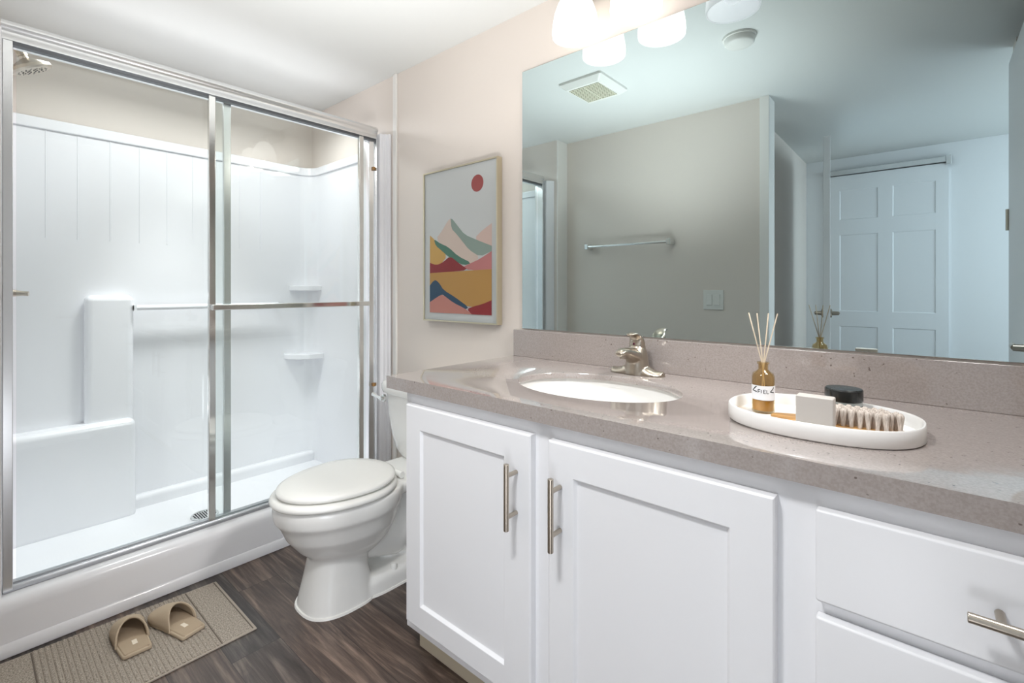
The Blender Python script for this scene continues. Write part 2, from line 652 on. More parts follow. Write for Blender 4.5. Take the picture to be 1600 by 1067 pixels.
# hall closet door with six panels (seen in the mirror)
d2 = MB().box(-0.63, 0.10, -1.898, -1.8735, 0.01, 2.0)
rx = [(-0.56, -0.31), (-0.22, 0.03)]
panel_face(d2, -0.63, 0.10, 0.01, 2.0, -1.866, 0.005, [(a, b, z0, z1) for a, b in rx for z0, z1 in [(0.15, 0.78), (0.90, 1.52), (1.64, 1.88)]], -1)
d2o = struct(d2.build('door_2', 'door'))
hr = MB().box(-0.66, 0.085, -1.90, -1.85, 2.005, 2.045)
hr.box(0.085, 0.115, -1.90, -1.84, 1.985, 2.05)
struct(hr.build('trim_4', 'alum', bevel=0.003))


def lever(name, parent, base, outdir, armdir, m='nickel'):
    b, o_, a = Vector(base), Vector(outdir), Vector(armdir)
    mb = MB().lathe([(0, 0), (0.028, 0), (0.027, 0.008), (0.013, 0.012), (0.011, 0.045), (0, 0.047)], 24, b, axis=o_)
    p = b + o_ * 0.04
    mb.tube([p, p + a * 0.02, p + a * 0.06, p + a * 0.115 - o_ * 0.004], [0.010, 0.010, 0.009, 0.008], 14)
    return mb.build(name, m, parent)


# bathroom door, standing open beside the vanity, seen in the mirror
d1 = MB().box(0.252, 0.286, -0.085, 0.62, 0.012, 2.04)
d1o = struct(d1.build('door_1', 'door', bevel=0.002))
lever('door_handle', d1o, (0.252, 0.55, 0.885), (-1, 0, 0), (0, -1, 0))
lever('door_handle', d1o, (0.286, 0.55, 0.885), (1, 0, 0), (0, -1, 0))
hg = MB().tube([(0.249, -0.08, 1.33), (0.249, -0.08, 1.42)], 0.007, 12)
hg.tube([(0.249, -0.08, 0.30), (0.249, -0.08, 0.39)], 0.007, 12)
hg.build('hinge', 'nickel', d1o)

# hall door seen edge-on
d3 = MB().box(-0.018, 0.018, -0.74, 0, 0.01, 2.02)
d3o = struct(d3.build('door_3', 'door', bevel=0.002))
d3o.location = (-0.48, -0.64, 0)
d3o.rotation_euler = (0, 0, -0.1368)
lever('door_handle', d3o, (-0.018, -0.06, 0.93), (-1, 0, 0), (0, -1, 0))
lever('door_handle', d3o, (0.018, -0.06, 0.93), (1, 0, 0), (0, -1, 0))

# ================================================================== SHOWER STALL
XS = -2.10
sh = thing('shower_stall', 'white moulded fiberglass shower stall with seat and curb in the wall alcove', 'shower', (-2.45, 0.74, 0.0))
# U-shaped wall panel
YL, YR, XB, ZT = 0.055, 1.422, -2.86, 1.812


def ushape(inset, x_front=-2.075, r=0.09):
    pts = [(x_front, YL + inset)]
    yl, yr, xb = YL + inset, YR - inset, XB + inset
    for k in range(9):
        a = k / 8 * pi / 2
        pts.append((xb + r - r * sin(a), yl + r - r * cos(a)))
    for k in range(9):
        a = k / 8 * pi / 2
        pts.append((xb + r - r * cos(a), yr - r + r * sin(a)))
    pts.append((x_front, yr))
    return pts


def ustrip(mb, inner, outer, z0, z1):
    n = len(inner)
    vs = []
    for z in (z0, z1):
        vs += [(x, y, z) for x, y in inner] + [(x, y, z) for x, y in outer]
    fs = []
    for i in range(n - 1):
        j = i + 1
        fs += [(i, j, 2 * n + j, 2 * n + i), (n + i, n + j, 3 * n + j, 3 * n + i), (2 * n + i, 2 * n + j, 3 * n + j, 3 * n + i), (i, j, n + j, n + i)]
    fs += [(0, n, 3 * n, 2 * n), (n - 1, 2 * n - 1, 4 * n - 1, 3 * n - 1)]
    mb.add(vs, fs)


wp = MB()
ustrip(wp, ushape(0.0), ushape(-0.010), 0.03, ZT)
ustrip(wp, ushape(0.012, r=0.08), ushape(0.0), ZT - 0.05, ZT - 0.004)     # thick top band
wpo = part(wp, 'wall_panel', 'fiberglass', sh, bevel=0.005, seg=3)
# vertical tile-like ribs on the back panel
rb = MB()
for y in (0.2457, 0.3479, 0.4605, 0.5699, 0.68, 0.79, 0.90, 1.01, 1.12):
    rb.tube([(XB + 0.0005, y, 1.30), (XB + 0.0005, y, 1.775)], 0.0022, 8)
part(rb, 'tile_rib', 'fiberglass', sh)
# front flanges on both sides
for fp in ([(-2.11, 1.386), (-2.082, 1.386), (-2.078, 1.392), (-2.078, 1.402), (-2.066, 1.408), (-2.066, 1.416), (-2.052, 1.420), (-2.05, YW - 0.001), (-2.11, YW - 0.001)],
           [(-2.11, 0.0845), (-2.082, 0.0845), (-2.075, 0.075), (-2.06, 0.055), (-2.05, 0.031), (-2.11, 0.031)]):
    part(MB().prism(fp, 0.12, 1.86, 'z'), 'flange', 'fiberglass', sh, bevel=0.003)
# pan with curb: profile swept along y
pan = MB()
prof = [(-2.046, 0.0), (-2.048, 0.125), (-2.051, 0.142), (-2.058, 0.155), (-2.070, 0.163), (-2.084, 0.163), (-2.165, 0.165), (-2.174, 0.156), (-2.190, 0.09), (-2.21, 0.052), (-2.25, 0.046), (-2.5, 0.040), (-2.80, 0.046), (-2.87, 0.06), (-2.87, 0.0)]
pan.prism(prof, 0.031, YW - 0.001, 'y')
part(pan, 'pan', 'fiberglass', sh, angle=50)
# base strip along the floor
tr = MB().prism([(-2.046, 0), (-2.036, 0), (-2.036, 0.016), (-2.040, 0.034), (-2.046, 0.040)], 0.031, YW - 0.001, 'y')
part(tr, 'base_strip', 'fiberglass', sh, bevel=0.002)
# moulded seat and pillar at the left, ledge, corner shelves at the right
st = MB().box(XB - 0.005, -2.755, YL - 0.003, 0.54, 0.03, 0.485)
st.box(XB - 0.005, -2.80, 0.365, 0.539, 0.40, 1.052)
part(st, 'seat', 'fiberglass', sh, bevel=0.028, seg=5)
lg = MB().box(XB - 0.005, -2.81, 0.50, YR + 0.003, 0.03, 0.105)
part(lg, 'ledge', 'fiberglass', sh, bevel=0.02, seg=4)


def corner_shelf(z, r, h):
    mb = MB()
    poly = [(XB - 0.004, YR + 0.004), (XB - 0.004, YR - r)]
    for k in range(9):
        a = k / 8 * pi / 2
        poly.append((XB + r * sin(a) * 0.85, YR - r * cos(a)))
    mb.prism(poly, z - h, z, 'z')
    part(mb, 'corner_shelf', 'fiberglass', sh, bevel=0.008, seg=3)


corner_shelf(1.10, 0.14, 0.03)
corner_shelf(0.70, 0.17, 0.03)
gb = MB().tube([(-2.80, 0.535, 0.992), (-2.80, 1.20, 0.992)], 0.0125, 16)
gb.box(-2.865, -2.788, 0.535, 0.545, 0.978, 1.006)
gb.box(-2.865, -2.788, 1.19, 1.20, 0.978, 1.006)
part(gb, 'grab_bar', 'fiberglass', sh)
dr = MB()
DX, DY = -2.515, 0.742
dr.lathe([(0, 0.042), (0.056, 0.042), (0.054, 0.0465), (0.047, 0.047), (0.047, 0.045), (0, 0.045)], 36, (DX, DY, 0))
part(dr, 'drain', 'chrome', sh)
dh = MB()
for i in range(-4, 5):
    for j in range(-2, 3):
        if (i / 4.6) ** 2 + (j / 2.9) ** 2 < 0.95:
            dh.box(DX + j * 0.0155 - 0.0055, DX + j * 0.0155 + 0.0055, DY + i * 0.0098 - 0.003, DY + i * 0.0098 + 0.003, 0.0448, 0.0456)
dho = part(dh, 'drain_slots', 'dark', sh)

# ---- sliding door set
sd = thing('sliding_shower_door', 'framed sliding glass shower door with aluminium header and two panels', 'shower door', (-2.125, 0.74, 0.168))
hd = MB().prism([(-2.172, 1.893), (-2.118, 1.897), (-2.106, 1.893), (-2.100, 1.886), (-2.098, 1.876), (-2.103, 1.868), (-2.106, 1.858), (-2.104, 1.848), (-2.097, 1.840), (-2.097, 1.832), (-2.172, 1.832)], 0.083, 1.387, 'y')
part(hd, 'header', 'alum', sd, angle=50)
hi = MB().box(-2.128, -2.108, 0.1, 1.383, 1.823, 1.832)
part(hi, 'inner_track', 'alum_shaded', sd)
sl = MB().prism([(-2.163, 0.1655), (-2.098, 0.1635), (-2.098, 0.170), (-2.104, 0.180), (-2.110, 0.180), (-2.113, 0.172), (-2.127, 0.172), (-2.129, 0.179), (-2.134, 0.179), (-2.136, 0.172), (-2.158, 0.172), (-2.163, 0.174)], 0.087, 1.384, 'y')
part(sl, 'sill_track', 'dull', sd, bevel=0.001)
jl = MB().prism([(-2.165, 0.086), (-2.098, 0.086), (-2.098, 0.1085), (-2.165, 0.1085)], 0.168, 1.832, 'z')
part(jl, 'jamb', 'alum', sd, bevel=0.002)
jr = MB().prism([(-2.165, 1.385), (-2.098, 1.385), (-2.098, 1.378), (-2.116, 1.372), (-2.120, 1.350), (-2.118, 1.346), (-2.125, 1.344), (-2.165, 1.344)], 0.168, 1.832, 'z')
part(jr, 'jamb', 'alum', sd, bevel=0.001)
for z in (0.60, 1.685):
    bmp = MB().box(-2.118, -2.104, 1.362, 1.374, z - 0.008, z + 0.008)
    part(bmp, 'bumper', 'rubber', sd, bevel=0.002)


def shower_panel(x, y0, y1, stiles, bar):
    p = MB()
    p.box(x - 0.003, x + 0.003, y0 + 0.006, y1 - 0.006, 0.1735, 1.8305)
    g = part(p, 'door_panel', 'glass', sd)
    for (a, b, m) in stiles:
        s_ = MB().box(x - 0.009, x + 0.009, a, b, 0.1732, 1.831)
        part(s_, 'stile', m, g, bevel=0.003, seg=3)
    if bar:
        b_ = MB().box(x + 0.030, x + 0.040, y0 + 0.004, y1 - 0.002, 0.998, 1.020)
        for yy in (y0 + 0.006, y1 - 0.022):
            b_.box(x + 0.008, x + 0.036, yy, yy + 0.018, 0.998, 1.020)
        part(b_, 'towel_bar', 'chrome', g, bevel=0.003, seg=3)
    return g


shower_panel(-2.115, 0.6353, 1.3319, [(0.6353, 0.6597, 'chrome'), (1.2858, 1.3105, 'chrome')], True)
shower_panel(-2.145, 0.112, 0.7246, [(0.6965, 0.7246, 'alum')], False)

# ---- shower head and valve on the left end wall
hs = thing('showerhead', 'brushed nickel shower head on a bent arm at top left', 'shower head', (-2.45, 0.055, 1.965))
hp = Vector((-2.45, 0.168, 1.882))
ax = Vector((-0.05, 0.48, -0.87)).normalized()
arm = MB().lathe([(0, 0), (0.030, 0), (0.026, 0.006), (0.010, 0.010), (0, 0.011)], 24, (-2.45, 0.0555, 1.965), axis=(0, 1, 0))
arm.tube([(-2.45, 0.058, 1.965), (-2.45, 0.085, 1.965), (-2.45, 0.11, 1.953), hp - ax * 0.045], 0.0095, 16)
part(arm, 'arm', 'nickel', hs)
hb = MB().lathe([(0, -0.052), (0.014, -0.052), (0.016, -0.036), (0.013, -0.034), (0.013, -0.026), (0.024, -0.020), (0.040, -0.012), (0.060, 0.000), (0.062, 0.010), (0.056, 0.016), (0.046, 0.017), (0, 0.015)], 40, hp, axis=ax)
part(hb, 'head', 'nickel', hs)
nz = MB()
q = Vector((0, 0, 1)).rotation_difference(ax).to_matrix()
for ring, cnt in ((0.014, 6), (0.028, 12), (0.041, 16)):
    for k in range(cnt):
        a = 2 * pi * k / cnt
        c = hp + q @ Vector((ring * cos(a), ring * sin(a), 0.015))
        nz.lathe([(0, 0), (0.0028, 0), (0.0022, 0.003), (0, 0.0032)], 8, c, axis=ax)
part(nz, 'nozzles', 'dark', hs)

vv = thing('shower_valve', 'brushed nickel lever shower valve low on the left shower wall', 'shower valve', (-2.45, 0.055, 1.066))
ve = MB().lathe([(0, 0), (0.075, 0), (0.070, 0.008), (0.028, 0.014), (0.024, 0.045), (0.018, 0.05), (0, 0.05)], 36, (-2.45, 0.0555, 1.066), axis=(0, 1, 0))
part(ve, 'escutcheon', 'nickel', vv)
vl = MB().tube([(-2.45, 0.09, 1.066), (-2.448, 0.12, 1.066), (-2.44, 0.150, 1.064), (-2.435, 0.165, 1.063)], [0.02, 0.014, 0.008, 0.0085], 16)
part(vl, 'lever', 'nickel', vv)

# ================================================================== TOILET
TX, TY = -1.58, 1.0
tl = thing('toilet', 'white two-piece toilet with closed lid between shower and vanity', 'toilet', (TX, TY, 0))


def egg(z, a, yf, yb, n=2.0, N=56):
    """ring centred on TX: front tip at yf, back at yb, widest at 45% from the back"""
    cyy = yb + (yf - yb) * 0.42
    return superring(TX, cyy, z, a, yb - cyy, n, N, b2=cyy - yf)


bw = MB()
# bowl
bw.rings([egg(0.145, 0.075, 0.815, 1.01), egg(0.165, 0.098, 0.785, 1.04), egg(0.20, 0.130, 0.745, 1.065), egg(0.25, 0.158, 0.706, 1.09),
          egg(0.295, 0.172, 0.685, 1.10), egg(0.305, 0.176, 0.678, 1.105), egg(0.318, 0.184, 0.668, 1.11), egg(0.345, 0.187, 0.664, 1.115),
          egg(0.368, 0.185, 0.666, 1.115), egg(0.372, 0.180, 0.672, 1.11)])
# pedestal
bw.rings([egg(0.0, 0.116, 0.748, 1.0, 2.6), egg(0.03, 0.110, 0.754, 0.99, 2.6), egg(0.10, 0.098, 0.77, 0.975, 2.5), egg(0.17, 0.092, 0.785, 0.97, 2.4), egg(0.22, 0.10, 0.79, 0.98, 2.2)])
# base flange running back
bw.rings([[(TX - w, y, 0) for w, y in ()] or superring(TX, 1.09, 0.0, 0.118, 0.19, 4), superring(TX, 1.09, 0.045, 0.112, 0.187, 4), superring(TX, 1.10, 0.06, 0.10, 0.18, 4)])
# trapway bulge
bw.tube([(TX, 0.93, 0.20), (TX, 1.01, 0.16), (TX, 1.09, 0.145), (TX, 1.17, 0.18), (TX, 1.21, 0.25), (TX, 1.20, 0.31)], [0.06, 0.075, 0.088, 0.095, 0.095, 0.09], 24)
bw.tube([(TX, 1.15, 0.22), (TX, 1.20, 0.12), (TX, 1.22, 0.02)], [0.08, 0.095, 0.10], 24)
# deck under the tank
bw.rings([superring(TX, 1.16, 0.318, 0.10, 0.17, 4), superring(TX, 1.16, 0.335, 0.125, 0.185, 4), superring(TX, 1.16, 0.362, 0.128, 0.188, 4), superring(TX, 1.16, 0.368, 0.122, 0.183, 4)])
bwo = part(bw, 'bowl', 'porcelain', tl)
remesh(bwo, 0.006, 7)
for s_ in (-1, 1):
    part(MB().lathe([(0, 0.05), (0.013, 0.05), (0.013, 0.066), (0.010, 0.074), (0, 0.076)], 20, (TX + s_ * 0.092, 1.05, 0)), 'bolt_cap', 'seat', tl)
ck = MB().rings([egg(0.0, 0.121, 0.743, 1.0, 2.6), egg(0.006, 0.119, 0.745, 1.0, 2.6)])
ck.rings([superring(TX, 1.09, 0.0, 0.122, 0.194, 4), superring(TX, 1.09, 0.006, 0.120, 0.192, 4)])
part(ck, 'caulk_line', 'trim', tl)
se = MB().rings([egg(0.3735, 0.176, 0.672, 1.075), egg(0.3745, 0.186, 0.660, 1.082), egg(0.381, 0.191, 0.655, 1.085), egg(0.389, 0.189, 0.657, 1.084), egg(0.395, 0.181, 0.666, 1.08), egg(0.396, 0.15, 0.70, 1.06)])
part(se, 'seat', 'seat', tl, angle=60)
li = MB().rings([egg(0.4000, 0.160, 0.690, 1.075), egg(0.4010, 0.171, 0.678, 1.08), egg(0.4070, 0.175, 0.674, 1.082), egg(0.4130, 0.173, 0.676, 1.081), egg(0.4175, 0.162, 0.690, 1.072), egg(0.4200, 0.13, 0.73, 1.04), egg(0.4210, 0.07, 0.80, 0.98)])
part(li, 'lid', 'seat', tl, angle=60)
for s_ in (-1, 1):
    hn = MB().tube([(TX + s_ * 0.07 - 0.022, 1.088, 0.386), (TX + s_ * 0.07 + 0.022, 1.088, 0.386)], 0.0125, 16)
    part(hn, 'hinge', 'seat', tl, bevel=0.002)
tk = MB()
tk.rings([superring(TX, 1.325, 0.362, 0.130, 0.085, 4, 64), superring(TX, 1.322, 0.372, 0.150, 0.095, 4, 64), superring(TX, 1.318, 0.40, 0.168, 0.103, 4.5, 64), superring(TX, 1.315, 0.46, 0.188, 0.108, 5, 64),
          superring(TX, 1.313, 0.54, 0.205, 0.112, 5, 64), superring(TX, 1.312, 0.634, 0.219, 0.115, 5, 64)])
part(tk, 'tank', 'porcelain', tl, angle=60)
tlid = MB().rings([superring(TX, 1.308, 0.633, 0.222, 0.112, 5, 64), superring(TX, 1.308, 0.637, 0.236, 0.120, 5, 64), superring(TX, 1.308, 0.650, 0.243, 0.1235, 5, 64), superring(TX, 1.308, 0.668, 0.243, 0.1235, 5, 64), superring(TX, 1.308, 0.680, 0.237, 0.119, 5, 64), superring(TX, 1.308, 0.686, 0.222, 0.108, 5, 64), superring(TX, 1.308, 0.688, 0.15, 0.07, 5, 64)])
part(tlid, 'tank_lid', 'porcelain', tl, angle=60)
fh = MB().lathe([(0, 0), (0.016, 0), (0.015, 0.008), (0.009, 0.010), (0.009, 0.022), (0, 0.023)], 20, (-1.773, 1.203, 0.612), axis=(0, -1, 0))
fh.tube([(-1.773, 1.186, 0.612), (-1.80, 1.186, 0.616), (-1.836, 1.188, 0.622)], [0.007, 0.006, 0.009], 12)
part(fh, 'flush_lever', 'chrome', tl)

# ================================================================== VANITY
YF = 0.861       # face-frame plane; doors stand proud of it
vn = thing('vanity_cabinet', 'white shaker vanity cabinet with two doors and drawers under the taupe counter', 'cabinet', (-0.378, 1.14, 0))
cb = MB().box(-1.156, XE - 0.004, YF, YF + 0.018, 0.098, 0.786).box(-1.156, -1.138, YF + 0.018, YW - 0.002, 0.098, 0.786).box(-1.156, -1.138, 0.931, YW - 0.002, 0.0, 0.098)
cb.box(-1.138, XE - 0.004, YF + 0.018, YW - 0.002, 0.098, 0.112)
part(cb, 'body', 'cabinet', vn, bevel=0.0015)
part(MB().box(-1.168, XE - 0.004, 0.916, 0.93, 0.0, 0.092), 'toe_kick', 'kick', vn, bevel=0.003)


def bar_handle(parent, p0, p1, yb, m='nickel', posts=(0.20, 0.80)):
    p0, p1 = Vector(p0), Vector(p1)
    mb = MB().tube([p0, p1], 0.0062, 20)
    for t in posts:
        c = p0.lerp(p1, t)
        mb.tube([c, (c.x, yb + 0.0005, c.z)], 0.0050, 14)
    return part(mb, 'handle', m, parent, bevel=0.001)


def shaker_door(x0, x1, z0, z1, ix0, ix1, iz0, iz1):
    y = YF - 0.020
    mb = MB()
    e, d = 0.0035, 0.008
    O = [(x0, z0), (x1, z0), (x1, z1), (x0, z1)]
    O2 = [(x0 + e, z0 + e), (x1 - e, z0 + e), (x1 - e, z1 - e), (x0 + e, z1 - e)]
    I = [(ix0, iz0), (ix1, iz0), (ix1, iz1), (ix0, iz1)]
    g = 0.006
    I2 = [(ix0 + g, iz0 + g), (ix1 - g, iz0 + g), (ix1 - g, iz1 - g), (ix0 + g, iz1 - g)]
    layers = [[(a, YF - 0.0005, b) for a, b in O], [(a, y + e, b) for a, b in O], [(a, y, b) for a, b in O2], [(a, y, b) for a, b in I], [(a, y + d, b) for a, b in I2]]
    vs = [p for l in layers for p in l]
    fs = [(3, 2, 1, 0), (16, 17, 18, 19)]
    for k in range(4):
        for i in range(4):
            j = (i + 1) % 4
            fs.append((k * 4 + i, k * 4 + j, k * 4 + 4 + j, k * 4 + 4 + i))
    mb.add(vs, fs)
    return part(mb, 'door', 'cabinet', vn, bevel=0.0012, angle=20)


dA = shaker_door(-1.135, -0.677, 0.132, 0.752, -1.071, -0.756, 0.196, 0.687)
bar_handle(dA, (-0.718, 0.806, 0.687), (-0.718, 0.806, 0.537), YF - 0.020, posts=(0.18, 0.80))
dB = shaker_door(-0.628, -0.184, 0.132, 0.752, -0.563, -0.252, 0.196, 0.683)
bar_handle(dB, (-0.595, 0.806, 0.686), (-0.595, 0.806, 0.533), YF - 0.020, posts=(0.18, 0.78))


def drawer(z0, z1, hz):
    x0, x1 = -0.130, 0.350
    mb = MB().box(x0, x1, YF - 0.020, YF - 0.0005, z0, z1)
    d_ = part(mb, 'drawer', 'cabinet', vn, bevel=0.004, seg=3)
    bar_handle(d_, (0.034, 0.806, hz), (0.186, 0.806, hz), YF - 0.020)


drawer(0.614, 0.751, 0.681)
drawer(0.375, 0.591, 0.483)
drawer(0.132, 0.352, 0.242)

# ---- countertop with an oval cut-out, and its backsplash
ZB, ZT_ = 0.7862, 0.822
SX, SY, SA, SB = -0.68, 1.12, 0.23, 0.16
CX0, CX1, CY0, CY1 = -1.222, XE - 0.003, 0.836, YW - 0.002
angs = sorted(set([2 * pi * k / 96 for k in range(96)] + [math.atan2(yy - SY, xx - SX) % (2 * pi) for xx in (CX0, CX1) for yy in (CY0, CY1)]))


def rect_hit(a):
    c, s_ = cos(a), sin(a)
    t = 1e9
    if c > 1e-9: t = min(t, (CX1 - SX) / c)
    if c < -1e-9: t = min(t, (CX0 - SX) / c)
    if s_ > 1e-9: t = min(t, (CY1 - SY) / s_)
    if s_ < -1e-9: t = min(t, (CY0 - SY) / s_)
    return (SX + t * c, SY + t * s_)


def ell(a, da=0.0):
    c, s_ = cos(a), sin(a)
    k = 1 / math.sqrt((c / (SA + da)) ** 2 + (s_ / (SB + da)) ** 2)
    return (SX + k * c, SY + k * s_)


ct = MB()
R = [[(*rect_hit(a), ZB) for a in angs], [(*rect_hit(a), ZT_) for a in angs], [(*ell(a, 0.006), ZT_) for a in angs], [(*ell(a, 0.002), ZT_ - 0.0015) for a in angs], [(*ell(a), ZT_ - 0.005) for a in angs], [(*ell(a), ZT_ - 0.017) for a in angs], [(*ell(a, 0.034), ZT_ - 0.017) for a in angs], [(*ell(a, 0.034), ZB) for a in angs]]
ct.rings(R, closed=True)
co = thing('countertop', 'taupe quartz vanity countertop with oval sink cut-out and backsplash', 'countertop', (-0.40, 1.13, ZB))
part(ct, 'slab', 'quartz', co)
part(MB().box(CX0, CX1, 1.4136, CY1, ZT_, 0.9235), 'backsplash', 'quartz', co, bevel=0.0015)

# ---- undermount sink
sk = thing('sink', 'white oval undermount sink bowl set in the taupe counter', 'sink', (SX, SY, 0.66))


def er(k, z):
    return superring(SX, SY, z, (SA + 0.012) * k, (SB + 0.012) * k, 2.0, 64)


ZB2 = ZT_ - 0.0165
skm = MB().rings([er(1.10, ZB2 - 0.001), er(1.0, ZB2 - 0.001), er(0.985, ZB2 - 0.02), er(0.95, ZB2 - 0.055), er(0.87, ZB2 - 0.09), er(0.70, ZB2 - 0.118), er(0.45, ZB2 - 0.130), er(0.13, ZB2 - 0.134), er(0.128, ZB2 - 0.142),
                  er(0.46, ZB2 - 0.140), er(0.72, ZB2 - 0.128), er(0.90, ZB2 - 0.098), er(0.98, ZB2 - 0.06), er(1.02, ZB2 - 0.02), er(1.10, ZB2 - 0.012)], closed=True)
part(skm, 'bowl', 'porcelain', sk, angle=60)
part(MB().lathe([(0, -0.139), (0.030, -0.139), (0.029, -0.1335), (0.020, -0.131), (0.018, -0.135), (0, -0.135)], 28, (SX, SY, ZB2)), 'drain', 'nickel', sk)

# ---- faucet
FX, FY = -0.672, 1.352
fc = thing('faucet', 'brushed nickel single-lever faucet behind the oval sink', 'faucet', (FX, FY, ZT_))
fm = MB()
def oval(c, a, b, rx, rz, N=28):
    """ring about point c spanned by unit vectors a,b"""
    c, a, b = Vector(c), Vector(a), Vector(b)
    return [c + a * cos(2 * pi * k / N) * rx + b * sin(2 * pi * k / N) * rz for k in range(N)]
# wings of the base: swept from tip to tip
W = []
for t in [-1, -0.95, -0.85, -0.7, -0.5, -0.3, 0, 0.3, 0.5, 0.7, 0.85, 0.95, 1]:
    h_ = 0.016 + 0.040 * max(0, 1 - abs(t) / 0.75) ** 1.6
    w_ = 0.0265 * math.sqrt(max(0.02, 1 - t ** 4 * 0.75))
    if abs(t) == 1: h_ *= 0.45; w_ *= 0.55
    ring = []
    for k in range(28):
        a = 2 * pi * k / 28
        zz = sin(a)
        ring.append((FX + t * 0.086, FY + cos(a) * w_, ZT_ + (h_ * zz if zz > 0 else 0.0)))
    W.append(ring)
fm.rings(W)
# hub
fm.rings([superring(FX, FY, ZT_, 0.037, 0.034), superring(FX, FY, ZT_ + 0.03, 0.0355, 0.033), superring(FX, FY + 0.001, ZT_ + 0.06, 0.031, 0.029), superring(FX, FY + 0.002, ZT_ + 0.078, 0.026, 0.0255), superring(FX, FY + 0.002, ZT_ + 0.088, 0.021, 0.021)])
# spout
S = []
for (y, z, wx, wz) in [(1.362, 0.872, 0.026, 0.022), (1.335, 0.876, 0.027, 0.024), (1.31, 0.885, 0.0245, 0.019), (1.285, 0.893, 0.021, 0.015), (1.262, 0.897, 0.018, 0.012), (1.247, 0.895, 0.015, 0.010), (1.241, 0.893, 0.010, 0.006)]:
    S.append(oval((FX - 0.002, y, z), (1, 0, 0), (0, 0.15, 0.99), wx, wz))
fm.rings(S)
fb = part(fm, 'body', 'nickel', fc)
remesh(fb, 0.0025, 5)
part(MB().lathe([(0, -0.016), (0.0095, -0.016), (0.0095, 0.0), (0, 0.0)], 20, (FX - 0.002, 1.266, 0.893)), 'aerator', 'nickel', fc)
lv = MB()
S = []
for (y, z, wx, wt) in [(1.356, 0.894, 0.021, 0.018), (1.353, 0.905, 0.0245, 0.020), (1.352, 0.918, 0.0245, 0.0175), (1.349, 0.930, 0.0225, 0.0115), (1.340, 0.940, 0.019, 0.0065), (1.325, 0.946, 0.015, 0.0045), (1.306, 0.9455, 0.011, 0.004), (1.298, 0.944, 0.006, 0.003)]:
    S.append((y, z, wx, wt))
rs = []
for i, (y, z, wx, wt) in enumerate(S):
    j0, j1 = max(i - 1, 0), min(i + 1, len(S) - 1)
    t = Vector((0, S[j1][0] - S[j0][0], S[j1][1] - S[j0][1])).normalized()
    b = Vector((1, 0, 0)).cross(t)
    rs.append(oval((FX, y, z), (1, 0, 0), b, wx, wt))
lv.rings(rs)
lvo = part(lv, 'lever', 'nickel', fc, angle=80)
part(MB().lathe([(0, 0), (0.0036, 0), (0.003, 0.0015), (0, 0.0018)], 14, (FX - 0.002, 1.3345, 0.915), axis=(0, -1, 0.1)), 'dot', 'reddot', lvo)

# ================================================================== MIRROR
mr = MB().box(-1.189, XE - 0.004, 1.4275, YW - 0.0005, 0.9285, 1.9165)
tag(mr.build('wall_mirror', 'mirror', bevel=0.001, loc=(-0.38, 1.4305, 0.9285)), 'wide frameless wall mirror above the backsplash', 'mirror')

